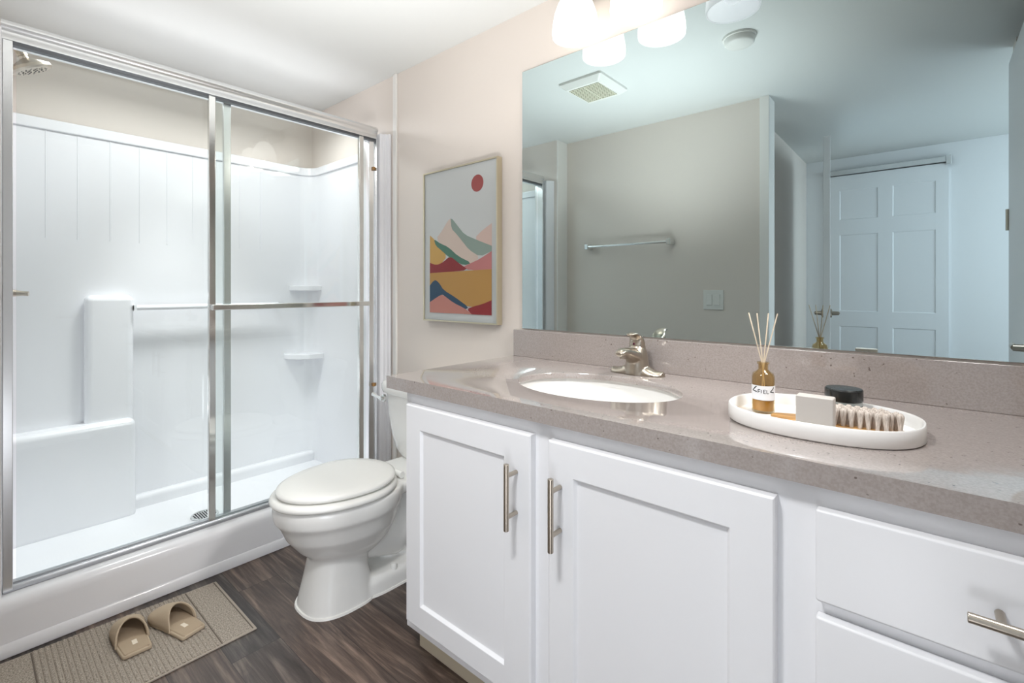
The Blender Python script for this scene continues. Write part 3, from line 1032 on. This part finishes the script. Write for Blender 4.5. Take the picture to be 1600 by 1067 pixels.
# ================================================================== PICTURE
pc = thing('framed_print', 'tall framed abstract mountain print above the toilet', 'picture', (-1.5305, YW, 1.27))
PX0, PX1, PZ0, PZ1, PY = -1.763, -1.298, 0.936, 1.609, 1.404
fr_ = MB()
w = 0.006
fr_.box(PX0, PX0 + w, PY, YW - 0.001, PZ0, PZ1).box(PX1 - w, PX1, PY, YW - 0.001, PZ0, PZ1)
fr_.box(PX0 + w, PX1 - w, PY, YW - 0.001, PZ0, PZ0 + w).box(PX0 + w, PX1 - w, PY, YW - 0.001, PZ1 - w, PZ1)
part(fr_, 'frame', 'gold', pc)
ART = [
    ('pink', (224, 196, 184), [(0.33, 0.355), (0.378, 0.385), (0.43, 0.409), (0.43, 0.29), (0.378, 0.307)]),
    ('peak', (222, 203, 190), [(0.083, 0.368), (0.126, 0.401), (0.162, 0.441), (0.182, 0.451), (0.203, 0.438), (0.271, 0.344), (0.367, 0.275), (0.304, 0.243), (0.248, 0.253), (0.156, 0.319)]),
    ('sage', (150, 168, 158), [(0.182, 0.451), (0.194, 0.447), (0.226, 0.416), (0.271, 0.374), (0.346, 0.346), (0.43, 0.317), (0.43, 0.296), (0.362, 0.276), (0.298, 0.308), (0.26, 0.344), (0.214, 0.386), (0.189, 0.404)]),
    ('yellow', (214, 172, 98), [(0.043, 0.387), (0.077, 0.364), (0.108, 0.33), (0.162, 0.288), (0.108, 0.246), (0.043, 0.256)]),
    ('green', (86, 130, 112), [(0.07, 0.369), (0.114, 0.346), (0.168, 0.327), (0.231, 0.284), (0.314, 0.252), (0.271, 0.243), (0.214, 0.262), (0.162, 0.288), (0.126, 0.312), (0.083, 0.338)]),
    ('rose', (204, 132, 130), [(0.43, 0.296), (0.362, 0.267), (0.309, 0.251), (0.26, 0.237), (0.304, 0.221), (0.43, 0.221)]),
    ('red', (146, 48, 52), [(0.043, 0.262), (0.089, 0.25), (0.132, 0.261), (0.18, 0.287), (0.237, 0.253), (0.298, 0.223), (0.156, 0.217), (0.043, 0.214)]),
    ('ochre', (196, 150, 82), [(0.043, 0.215), (0.214, 0.219), (0.43, 0.223), (0.43, 0.095), (0.304, 0.059), (0.132, 0.122), (0.043, 0.121)]),
    ('navy', (46, 78, 104), [(0.043, 0.158), (0.064, 0.177), (0.083, 0.184), (0.108, 0.17), (0.138, 0.138), (0.214, 0.107), (0.298, 0.066), (0.276, 0.056), (0.214, 0.076), (0.156, 0.106), (0.126, 0.122), (0.043, 0.08)]),
    ('dusky', (206, 140, 128), [(0.043, 0.083), (0.095, 0.107), (0.13, 0.12), (0.203, 0.083), (0.271, 0.062), (0.32, 0.037), (0.043, 0.037)]),
    ('crimson', (152, 46, 50), [(0.287, 0.058), (0.32, 0.069), (0.378, 0.081), (0.43, 0.098), (0.43, 0.037), (0.316, 0.037)]),
]
pm = MB()
mats = [mat('print_paper', srgb(186, 189, 188), 0.35)]
pm.box(PX0 + w, PX1 - w, PY + 0.006, PY + 0.012, PZ0 + w, PZ1 - w)
pr = part(pm, 'print', mats, pc)


def art(name, rgb, pts, y):
    """flat inked shape, triangulated by bmesh, appended to the print's own mesh"""
    mats.append(mat('ink_' + name, tuple(c * 0.72 for c in srgb(*rgb)), 0.5))
    pr.data.materials.append(mats[-1])
    bm = bmesh.new()
    bm.from_mesh(pr.data)
    off = Vector(pc['_w'])
    vs = [bm.verts.new(Vector((PX0 + a, y, PZ0 + 0.001 + b)) - off) for a, b in pts]
    f = bm.faces.new(vs)
    f.normal_update()
    if f.normal.y > 0:
        f.normal_flip()
    f.material_index = len(mats) - 1
    bmesh.ops.triangulate(bm, faces=[f])
    bm.to_mesh(pr.data)
    bm.free()


art('sun', (172, 88, 86), [(0.347 + 0.0355 * cos(2 * pi * k / 40), 0.5815 + 0.0355 * sin(2 * pi * k / 40)) for k in range(40)], PY + 0.0057)


def chaikin(pts, keep_edge=True):
    out = []
    n = len(pts)
    for i in range(n):
        a, b, c = Vector(pts[i - 1]), Vector(pts[i]), Vector(pts[(i + 1) % n])
        edge = abs(b.x - 0.043) < 0.003 or abs(b.x - 0.43) < 0.003 or abs(b.y - 0.037) < 0.002
        sharp = (b - a).length < 0.02 or (c - b).length < 0.02
        if edge or sharp:
            out.append(tuple(b))
        else:
            out.append(tuple(b.lerp(a, 0.22)))
            out.append(tuple(b.lerp(c, 0.22)))
    return out


for i, (nm, rgb, pts) in enumerate(ART):
    art(nm, rgb, chaikin(pts), PY + 0.0058 - 0.0002 * i)

# ================================================================== VANITY LIGHT
vl_ = thing('vanity_light', 'three-light wall fixture with opal glass shades above the mirror', 'wall light', (-0.66, YW, 2.07))
part(MB().box(-0.98, -0.34, YW - 0.022, YW - 0.001, 2.075, 2.13), 'back_plate', 'nickel', vl_, bevel=0.005, seg=3)
for i, x in enumerate((-0.884, -0.668, -0.446)):
    y = YW - 0.098
    am = MB().tube([(x, YW - 0.022, 2.105), (x, YW - 0.06, 2.112), (x, y, 2.106), (x, y, 2.075)], 0.008, 14)
    am.lathe([(0, 2.045), (0.028, 2.045), (0.030, 2.058), (0.020, 2.080), (0, 2.082)], 28, (x, y, 0))
    part(am, 'arm', 'nickel', vl_)
    zb = 1.913
    outer = [(0.0750, zb), (0.0765, zb + 0.012), (0.0750, zb + 0.035), (0.0690, zb + 0.070), (0.058, zb + 0.102), (0.043, zb + 0.128), (0.028, zb + 0.142)]
    inner = [(r - 0.004, z + 0.001) for r, z in reversed(outer)]
    shd = MB()
    N = 40
    rings_ = [[(x + r * cos(2 * pi * k / N), y + r * sin(2 * pi * k / N), z) for k in range(N)] for r, z in outer + inner]
    shd.rings(rings_, closed=True)
    so = part(shd, 'shade', 'shade_on' if i < 2 else 'shade_off_glow', vl_, angle=60)
    if i == 2:
        so['label'] = 'unlit opal glass shade with an added faint glow'
    bl = MB().lathe([(0, zb + 0.022), (0.020, zb + 0.028), (0.030, zb + 0.05), (0.026, zb + 0.075), (0.014, zb + 0.105), (0.013, zb + 0.13), (0, zb + 0.132)], 24, (x, y, 0))
    part(bl, 'bulb', 'shade_on' if i < 2 else 'shade_off_glow', vl_, angle=60)
    if i < 2:
        lamp('vanity_bulb', 'POINT', (x, y, zb + 0.012), 0.45, (1.0, 0.93, 0.84), shadow_soft_size=0.008)

# ================================================================== COUNTER ITEMS
ty = thing('oval_tray', 'milky white oval acrylic tray on the counter', 'tray', (-0.16, 1.07, ZT_))
TA, TB = 0.156, 0.125
def tr_(k, z): return superring(-0.16, 1.07, z, TA + k, TB + k, 2.3, 72)
tm = MB().rings([tr_(-0.003, ZT_ + 0.0003), tr_(0, ZT_ + 0.003), tr_(0, 0.850), tr_(-0.0015, 0.852), tr_(-0.004, 0.852), tr_(-0.0055, 0.850), tr_(-0.0055, 0.829), tr_(-0.009, 0.8265)])
part(tm, 'dish', 'acrylic', ty, angle=50)
ZD = 0.8268

bt = thing('reed_diffuser', 'small amber glass reed diffuser bottle with white label on the tray', 'diffuser', (-0.2605, 1.09, ZD))
BX, BY = -0.2605, 1.09
bo = MB().lathe([(0, ZD + 0.0003), (0.0195, ZD + 0.0003), (0.0212, ZD + 0.003), (0.0212, ZD + 0.074), (0.019, ZD + 0.080), (0.012, ZD + 0.085), (0.0095, ZD + 0.088), (0.0095, ZD + 0.098), (0.0115, ZD + 0.099), (0.0115, ZD + 0.103), (0.008, ZD + 0.103), (0.0075, ZD + 0.088), (0.0178, ZD + 0.077), (0.0198, ZD + 0.070), (0.0198, ZD + 0.005), (0, ZD + 0.004)], 40, (BX, BY, 0))
part(bo, 'bottle', 'amber', bt)
lb = MB()
def dirv(a): return (sin(a), -cos(a))
a0 = math.atan2(BX, BY)           # facing the room
NL = 24
va, fa = [], []
for k in range(NL + 1):
    a = -1.45 + 2.9 * k / NL + 0.235
    dx, dy = dirv(a)
    for r in (0.0214, 0.0217):
        for z in (ZD + 0.0275, ZD + 0.0565):
            va.append((BX + dx * r, BY + dy * r, z))
for k in range(NL):
    o, p = k * 4, k * 4 + 4
    fa += [(o + 2, p + 2, p + 3, o + 3), (o, o + 1, p + 1, p), (o + 1, o + 3, p + 3, p + 1), (o, p, p + 2, o + 2)]
fa += [(0, 2, 3, 1), (NL * 4, NL * 4 + 1, NL * 4 + 3, NL * 4 + 2)]
lb.add(va, fa)
lbo = part(lb, 'label', 'label', bt)


def bent_strokes(mb, strokes, s0, z0, sc, wd):
    """strokes in label units bent round the bottle; s = arc position"""
    fine = []
    for (xa, ya, xb, yb) in strokes:
        fine += [(xa + (xb - xa) * i / 8, ya + (yb - ya) * i / 8, xa + (xb - xa) * (i + 1) / 8, ya + (yb - ya) * (i + 1) / 8) for i in range(8)]
    for (xa, ya, xb, yb) in fine:
        d = Vector((xb - xa, yb - ya))
        nrm = Vector((-d.y, d.x)).normalized() * wd / 2
        q_ = []
        for (px, py, sg) in ((xa, ya, 1), (xb, yb, 1), (xb, yb, -1), (xa, ya, -1)):
            s_, zz = s0 + px * sc + nrm.x * sg, z0 + py * sc + nrm.y * sg
            a = s_ / 0.0217
            dx, dy = dirv(a)
            q_.append((BX + dx * 0.02185, BY + dy * 0.02185, zz))
        mb.add(q_, [(0, 1, 2, 3)])


tx = MB()
L_ = {'F': [(0, 0, 0, 1), (0, 1, .6, 1), (0, .5, .5, .5)], 'I': [(0, 0, 0, 1)], 'E': [(0, 0, 0, 1), (0, 1, .6, 1), (0, .5, .5, .5), (0, 0, .6, 0)], 'L': [(0, 0, 0, 1), (0, 0, .6, 0)]}
s0, zt0 = 0.0051, ZD + 0.0418
for ch, off in (('F', -0.0096), ('I', -0.0036), ('E', 0.0006), ('L', 0.0064)):
    bent_strokes(tx, L_[ch], s0 + off, zt0, 0.0070, 0.0012)
big = [(0.85, 1.0, 0.0, 0.15), (0.0, 0.15, 0.9, 0.0)]
bent_strokes(tx, big, s0 - 0.0222, zt0 + 0.0022, 0.0112, 0.0022)
bent_strokes(tx, big, s0 + 0.0135, zt0 + 0.0012, 0.0108, 0.0018)
part(tx, 'lettering', 'ink', lbo, angle=180)
oil = MB().lathe([(0, ZD + 0.0045), (0.0190, ZD + 0.0055), (0.0193, ZD + 0.026), (0, ZD + 0.026)], 32, (BX, BY, 0))
part(oil, 'oil', 'oil', bt)
for (dx, dy, bx, by) in [(-0.029, 0.004, 0.006, 0.0), (-0.0115, -0.002, 0.003, 0.004), (0.009, 0.003, -0.003, -0.003), (0.027, -0.002, -0.006, 0.002)]:
    rd = MB().tube([(BX + bx, BY + by, ZD + 0.007), (BX + bx * -0.2 + dx * 0.02, BY + by * 0.2, ZD + 0.10), (BX + dx, BY + dy, 1.030)], 0.00125, 8)
    part(rd, 'reed', 'reed', bt)

sb = MB().box(-0.180, -0.1235, 0.970, 0.996, ZD + 0.0003, 0.8935)
tag(sb.build('soap_block', 'soapbox', bevel=0.0025, seg=3, loc=(-0.152, 0.983, ZD)), 'small pale grey block standing at the front of the tray', 'soap')

jr_ = thing('cream_jar', 'round jar with black lid at the back of the tray', 'jar', (-0.136, 1.145, ZD))
JX, JY = -0.129, 1.145
part(MB().lathe([(0, ZD + 0.0003), (0.029, ZD + 0.0003), (0.031, ZD + 0.003), (0.031, ZD + 0.026), (0.029, ZD + 0.027), (0, ZD + 0.027)], 44, (JX, JY, 0)), 'body', 'black', jr_, bevel=0.0005)
part(MB().lathe([(0, ZD + 0.0272), (0.0305, ZD + 0.0272), (0.0305, ZD + 0.0345), (0, ZD + 0.0345)], 44, (JX, JY, 0)), 'glass_band', mat('grey_glass', srgb(150, 156, 154), 0.1), jr_)
part(MB().lathe([(0, ZD + 0.0348), (0.0312, ZD + 0.0348), (0.0318, ZD + 0.037), (0.0318, ZD + 0.056), (0.030, ZD + 0.0585), (0, ZD + 0.059)], 44, (JX, JY, 0)), 'lid', 'black', jr_, bevel=0.0005)

bs = thing('nail_brush', 'oval wooden brush with pale bristles lying on the tray', 'brush', (-0.13, 1.048, ZD))
ang = radians(2)
def brp(x, y): return (-0.13 + x * cos(ang) - y * sin(ang), 1.048 + x * sin(ang) + y * cos(ang))
bd = MB()
rs = []
for (k, z) in ((-0.004, 0.0003), (0, 0.003), (0, 0.008), (-0.003, 0.0105)):
    r = []
    for i in range(64):
        t = 2 * pi * i / 64
        a_, b_ = 0.106 + k, 0.0315 + k
        x, y = a_ * cos(t), b_ * math.copysign(abs(sin(t)) ** 0.9, sin(t))
        r.append((*brp(x, y), ZD + z))
    rs.append(r)
bd.rings(rs)
bdo = part(bd, 'handle', 'wood', bs, angle=60)
tuft = None
for row in range(4):
    for c in range(9):
        x = -0.012 + c * 0.0122 + (0.006 if row % 2 else 0)
        y = (row - 1.5) * 0.0125
        if (x / 0.102) ** 2 + (y / 0.029) ** 2 > 0.97 or x > 0.094:
            continue
        px, py = brp(x, y)
        if tuft is None:
            N = 18
            rgs = []
            for r_, z_ in ((0.0032, 0), (0.0034, 0.008), (0.0043, 0.018), (0.0052, 0.025), (0.0052, 0.0275), (0.0044, 0.030), (0.0026, 0.0318), (0.0008, 0.0322)):
                rgs.append([((r_ * (1 + 0.07 * (k % 2) * min(1, z_ / 0.02))) * cos(2 * pi * k / N), (r_ * (1 + 0.07 * (k % 2) * min(1, z_ / 0.02))) * sin(2 * pi * k / N), z_ + random.uniform(-.0004, .0004)) for k in range(N)])
            mb = MB().rings(rgs)
            for k in range(16):
                a = k * 2.39996
                r = 0.0048 * math.sqrt((k + 0.5) / 16)
                hh = 0.033 - 0.003 * (r / 0.0048) ** 2 + random.uniform(-0.0006, 0.0008)
                mb.tube([(r * cos(a) * 0.9, r * sin(a) * 0.9, 0.022), (r * cos(a), r * sin(a), hh)], [0.0006, 0.0004], 5)
            tuft = mb.build('bristle_tuft', 'bristle', bs)
            tuft.location = Vector((px, py, ZD + 0.0095)) - Vector(bs['_w'])
        else:
            o = tuft.copy()
            COL.objects.link(o)
            o.parent = bs
            o.location = Vector((px, py, ZD + 0.0095)) - Vector(bs['_w'])
            o.rotation_euler = (random.uniform(-.05, .05), random.uniform(-.05, .05), random.uniform(0, 6))

# ================================================================== BATH MAT AND SLIPPERS
bm_ = thing('bath_mat', 'ribbed taupe bath mat on the wood floor along the shower curb', 'bath mat', (-1.815, 0.33, 0))
MX0, MX1, MY0, MY1 = -2.012, -1.613, 0.045, 0.622
def mx0(y): return MX0 + (y - 0.1) * 0.055
def slab(ya, yb, z, ins=0.0):
    return MB().add([(mx0(ya) + ins, ya, 0.0002), (MX1 - ins, ya, 0.0002), (MX1 - ins, yb, 0.0002), (mx0(yb) + ins, yb, 0.0002), (mx0(ya) + ins, ya, z), (MX1 - ins, ya, z), (MX1 - ins, yb, z), (mx0(yb) + ins, yb, z)],
                    [(0, 3, 2, 1), (4, 5, 6, 7), (0, 1, 5, 4), (1, 2, 6, 5), (2, 3, 7, 6), (3, 0, 4, 7)])
part(slab(MY0, MY1, 0.0055), 'backing', 'rugedge', bm_, bevel=0.002)
rbm = MB()
ny = 30
Y0, Y1 = 0.142, 0.523
for i in range(ny):
    ya = Y0 + (Y1 - Y0) * i / ny
    yb = Y0 + (Y1 - Y0) * (i + 0.82) / ny
    ym = (ya + yb) / 2
    xa, xb = mx0(ya) + 0.005, MX1 - 0.005
    vs, fs = [], []
    for x in (xa, xb):
        vs += [(x, ya, 0.005), (x, ya + 0.001, 0.0075), (x, ym, 0.0088), (x, yb - 0.001, 0.0075), (x, yb, 0.005)]
    fs = [(k, k + 1, k + 6, k + 5) for k in range(4)] + [(0, 4, 3, 2, 1), (5, 6, 7, 8, 9)]
    rbm.add(vs, fs)
part(rbm, 'ribbed_field', 'rug', bm_, angle=60)
for ya, yb in ((MY0 + 0.006, 0.139), (0.527, MY1 - 0.012)):
    part(slab(ya, yb, 0.0068, 0.006), 'end_band', 'rug', bm_, bevel=0.0015)
for y in (0.1405, 0.5245, MY1 - 0.0095):
    stt = MB().box(mx0(y) + 0.006, MX1 - 0.006, y - 0.0014, y + 0.0014, 0.004, 0.0066)
    part(stt, 'stitching', 'rugline', bm_)


def slipper(label, toe, heel, flip):
    toe, heel = Vector(toe), Vector(heel)
    d = (heel - toe)
    Ln = d.length
    ang = math.atan2(d.y, d.x)
    t = thing('slipper', label, 'slipper', (toe.x, toe.y, 0.009), 'beige slippers on the bath mat')
    t.rotation_euler = (0, 0, ang)
    del t['_w']
    def hw(s):      # half width along the sole, s=0 toe .. 1 heel
        if s < 0.30:
            return 0.043 * math.sqrt(max(0.0, 1 - ((0.30 - s) / 0.30) ** 2.2))
        return 0.043 - 0.008 * (s - 0.30) / 0.70
    ss = [0.004, 0.02, 0.05, 0.10, 0.16, 0.23, 0.31, 0.40, 0.50, 0.60, 0.70, 0.80, 0.90, 0.965, 0.99, 1.0]
    def outline(k):
        up, dn = [], []
        for s in ss:
            h_ = max(0.004, hw(s) + k - (0.006 if s > 0.995 else 0.002 if s > 0.985 else 0))
            x = s * Ln
            if s > 0.99: x += k
            if s < 0.01: x -= k
            c = 0.004 * sin(pi * s) * flip
            up.append((x, c + h_)); dn.append((x, c - h_))
        return up + dn[::-1]
    so = MB()
    so.rings([[(x, y, z) for x, y in outline(k)] for k, z in ((-0.002, 0.0), (0.0, 0.002), (0.0, 0.009), (-0.002, 0.011))])
    so.build('sole', 'slipper', t, angle=50)
    ins = MB().rings([[(x, y, z) for x, y in outline(k)] for k, z in ((-0.004, 0.0108), (-0.006, 0.0135))])
    ins.build('insole', 'slipin', t, angle=50)
    tg = MB().box(Ln * 0.70, Ln * 0.70 + 0.024, -0.006, 0.006, 0.0134, 0.0142)
    tg.build('tag', 'tag', t)
    # vamp: arched shell over the toe, higher and further back in the middle
    NU, NV = 14, 20
    vs, fs = [], []
    for i in range(NU + 1):
        u = i / NU
        for j in range(NV + 1):
            p = pi * j / NV
            s_end = 0.70 - 0.20 * sin(p) ** 1.5
            s = 0.003 + (s_end - 0.003) * u ** 1.15
            h_ = hw(max(s, 0.004)) + 0.001
            zr = 0.056 * (min(1, s / 0.50) ** 0.60)
            y = 0.004 * sin(pi * s) * flip + h_ * cos(p)
            z = 0.007 + zr * sin(p) ** 0.85
            vs.append((s * Ln, y, z))
    for i in range(NU):
        for j in range(NV):
            a = i * (NV + 1) + j
            fs.append((a, a + 1, a + NV + 2, a + NV + 1))
    vm = MB().add(vs, fs)
    vo = vm.build('upper', 'slipper', t, angle=180)
    sd_ = vo.modifiers.new('thickness', 'SOLIDIFY')
    sd_.thickness = 0.0035
    sd_.offset = -1
    # rolled binding round the opening
    rim = [Vector(vs[NU * (NV + 1) + j]) for j in range(NV + 1)]
    bn = MB().tube(rim, 0.0026, 8)
    bn.build('binding', 'slipper', t, angle=80)
    return t


slipper('beige slip-on slipper on the bath mat, nearer the left edge of the photo', (-1.955, 0.352, 0), (-1.752, 0.345, 0), -1)
slipper('beige slip-on slipper turned at an angle, nearer the toilet', (-1.928, 0.424, 0), (-1.722, 0.480, 0), 1)

# ================================================================== THINGS SEEN IN THE MIRROR
tb = thing('towel_bar', 'chrome towel bar on the wall seen in the mirror', 'towel bar', (-1.52, YO, 1.374))
part(MB().tube([(-1.815, YO + 0.058, 1.374), (-1.222, YO + 0.058, 1.374)], 0.0085, 16), 'bar', 'chrome', tb)
for x in (-1.815, -1.222):
    part(MB().box(x - 0.014, x + 0.014, YO + 0.0005, YO + 0.072, 1.356, 1.392), 'bracket', 'chrome', tb, bevel=0.004)
sw = thing('light_switch', 'white double rocker light switch reflected in the mirror', 'light switch', (-0.973, YO, 1.016))
part(MB().box(-1.031, -0.915, YO + 0.0003, YO + 0.006, 0.958, 1.074), 'plate', 'plastic', sw, bevel=0.002)
for x in (-0.996, -0.950):
    part(MB().box(x - 0.0165, x + 0.0165, YO + 0.005, YO + 0.010, 0.983, 1.049), 'rocker', 'plastic', sw, bevel=0.002)
ev = thing('exhaust_fan', 'white louvred ceiling exhaust fan reflected in the mirror', 'exhaust fan', (-1.342, 0.655, ZC - 0.03))
ef = MB().rings([superring(-1.342, 0.655, ZC - 0.0003, 0.125, 0.142, 30, 40), superring(-1.342, 0.655, ZC - 0.012, 0.125, 0.142, 30, 40), superring(-1.342, 0.655, ZC - 0.034, 0.098, 0.115, 30, 40)])
part(ef, 'cover', 'plastic', ev, angle=30)
gr = MB()
for k in range(13):
    y = 0.655 - 0.092 + k * 0.0153
    gr.box(-1.43, -1.254, y, y + 0.007, ZC - 0.038, ZC - 0.034)
gr.box(-1.345, -1.339, 0.56, 0.75, ZC - 0.0385, ZC - 0.034)
part(gr, 'grille', 'grille', ev)
sdt = thing('smoke_detector', 'round white smoke detector on the ceiling reflected in the mirror', 'smoke detector', (-0.612, 0.68, ZC - 0.03))
part(MB().lathe([(0, ZC - 0.036), (0.050, ZC - 0.035), (0.058, ZC - 0.028), (0.060, ZC - 0.010), (0.066, ZC - 0.009), (0.067, ZC - 0.0003), (0, ZC - 0.0003)], 44, (-0.612, 0.68, 0)), 'housing', 'plastic', sdt, angle=50)

for o in bpy.data.objects:
    if '_w' in o.keys():
        del o['_w']
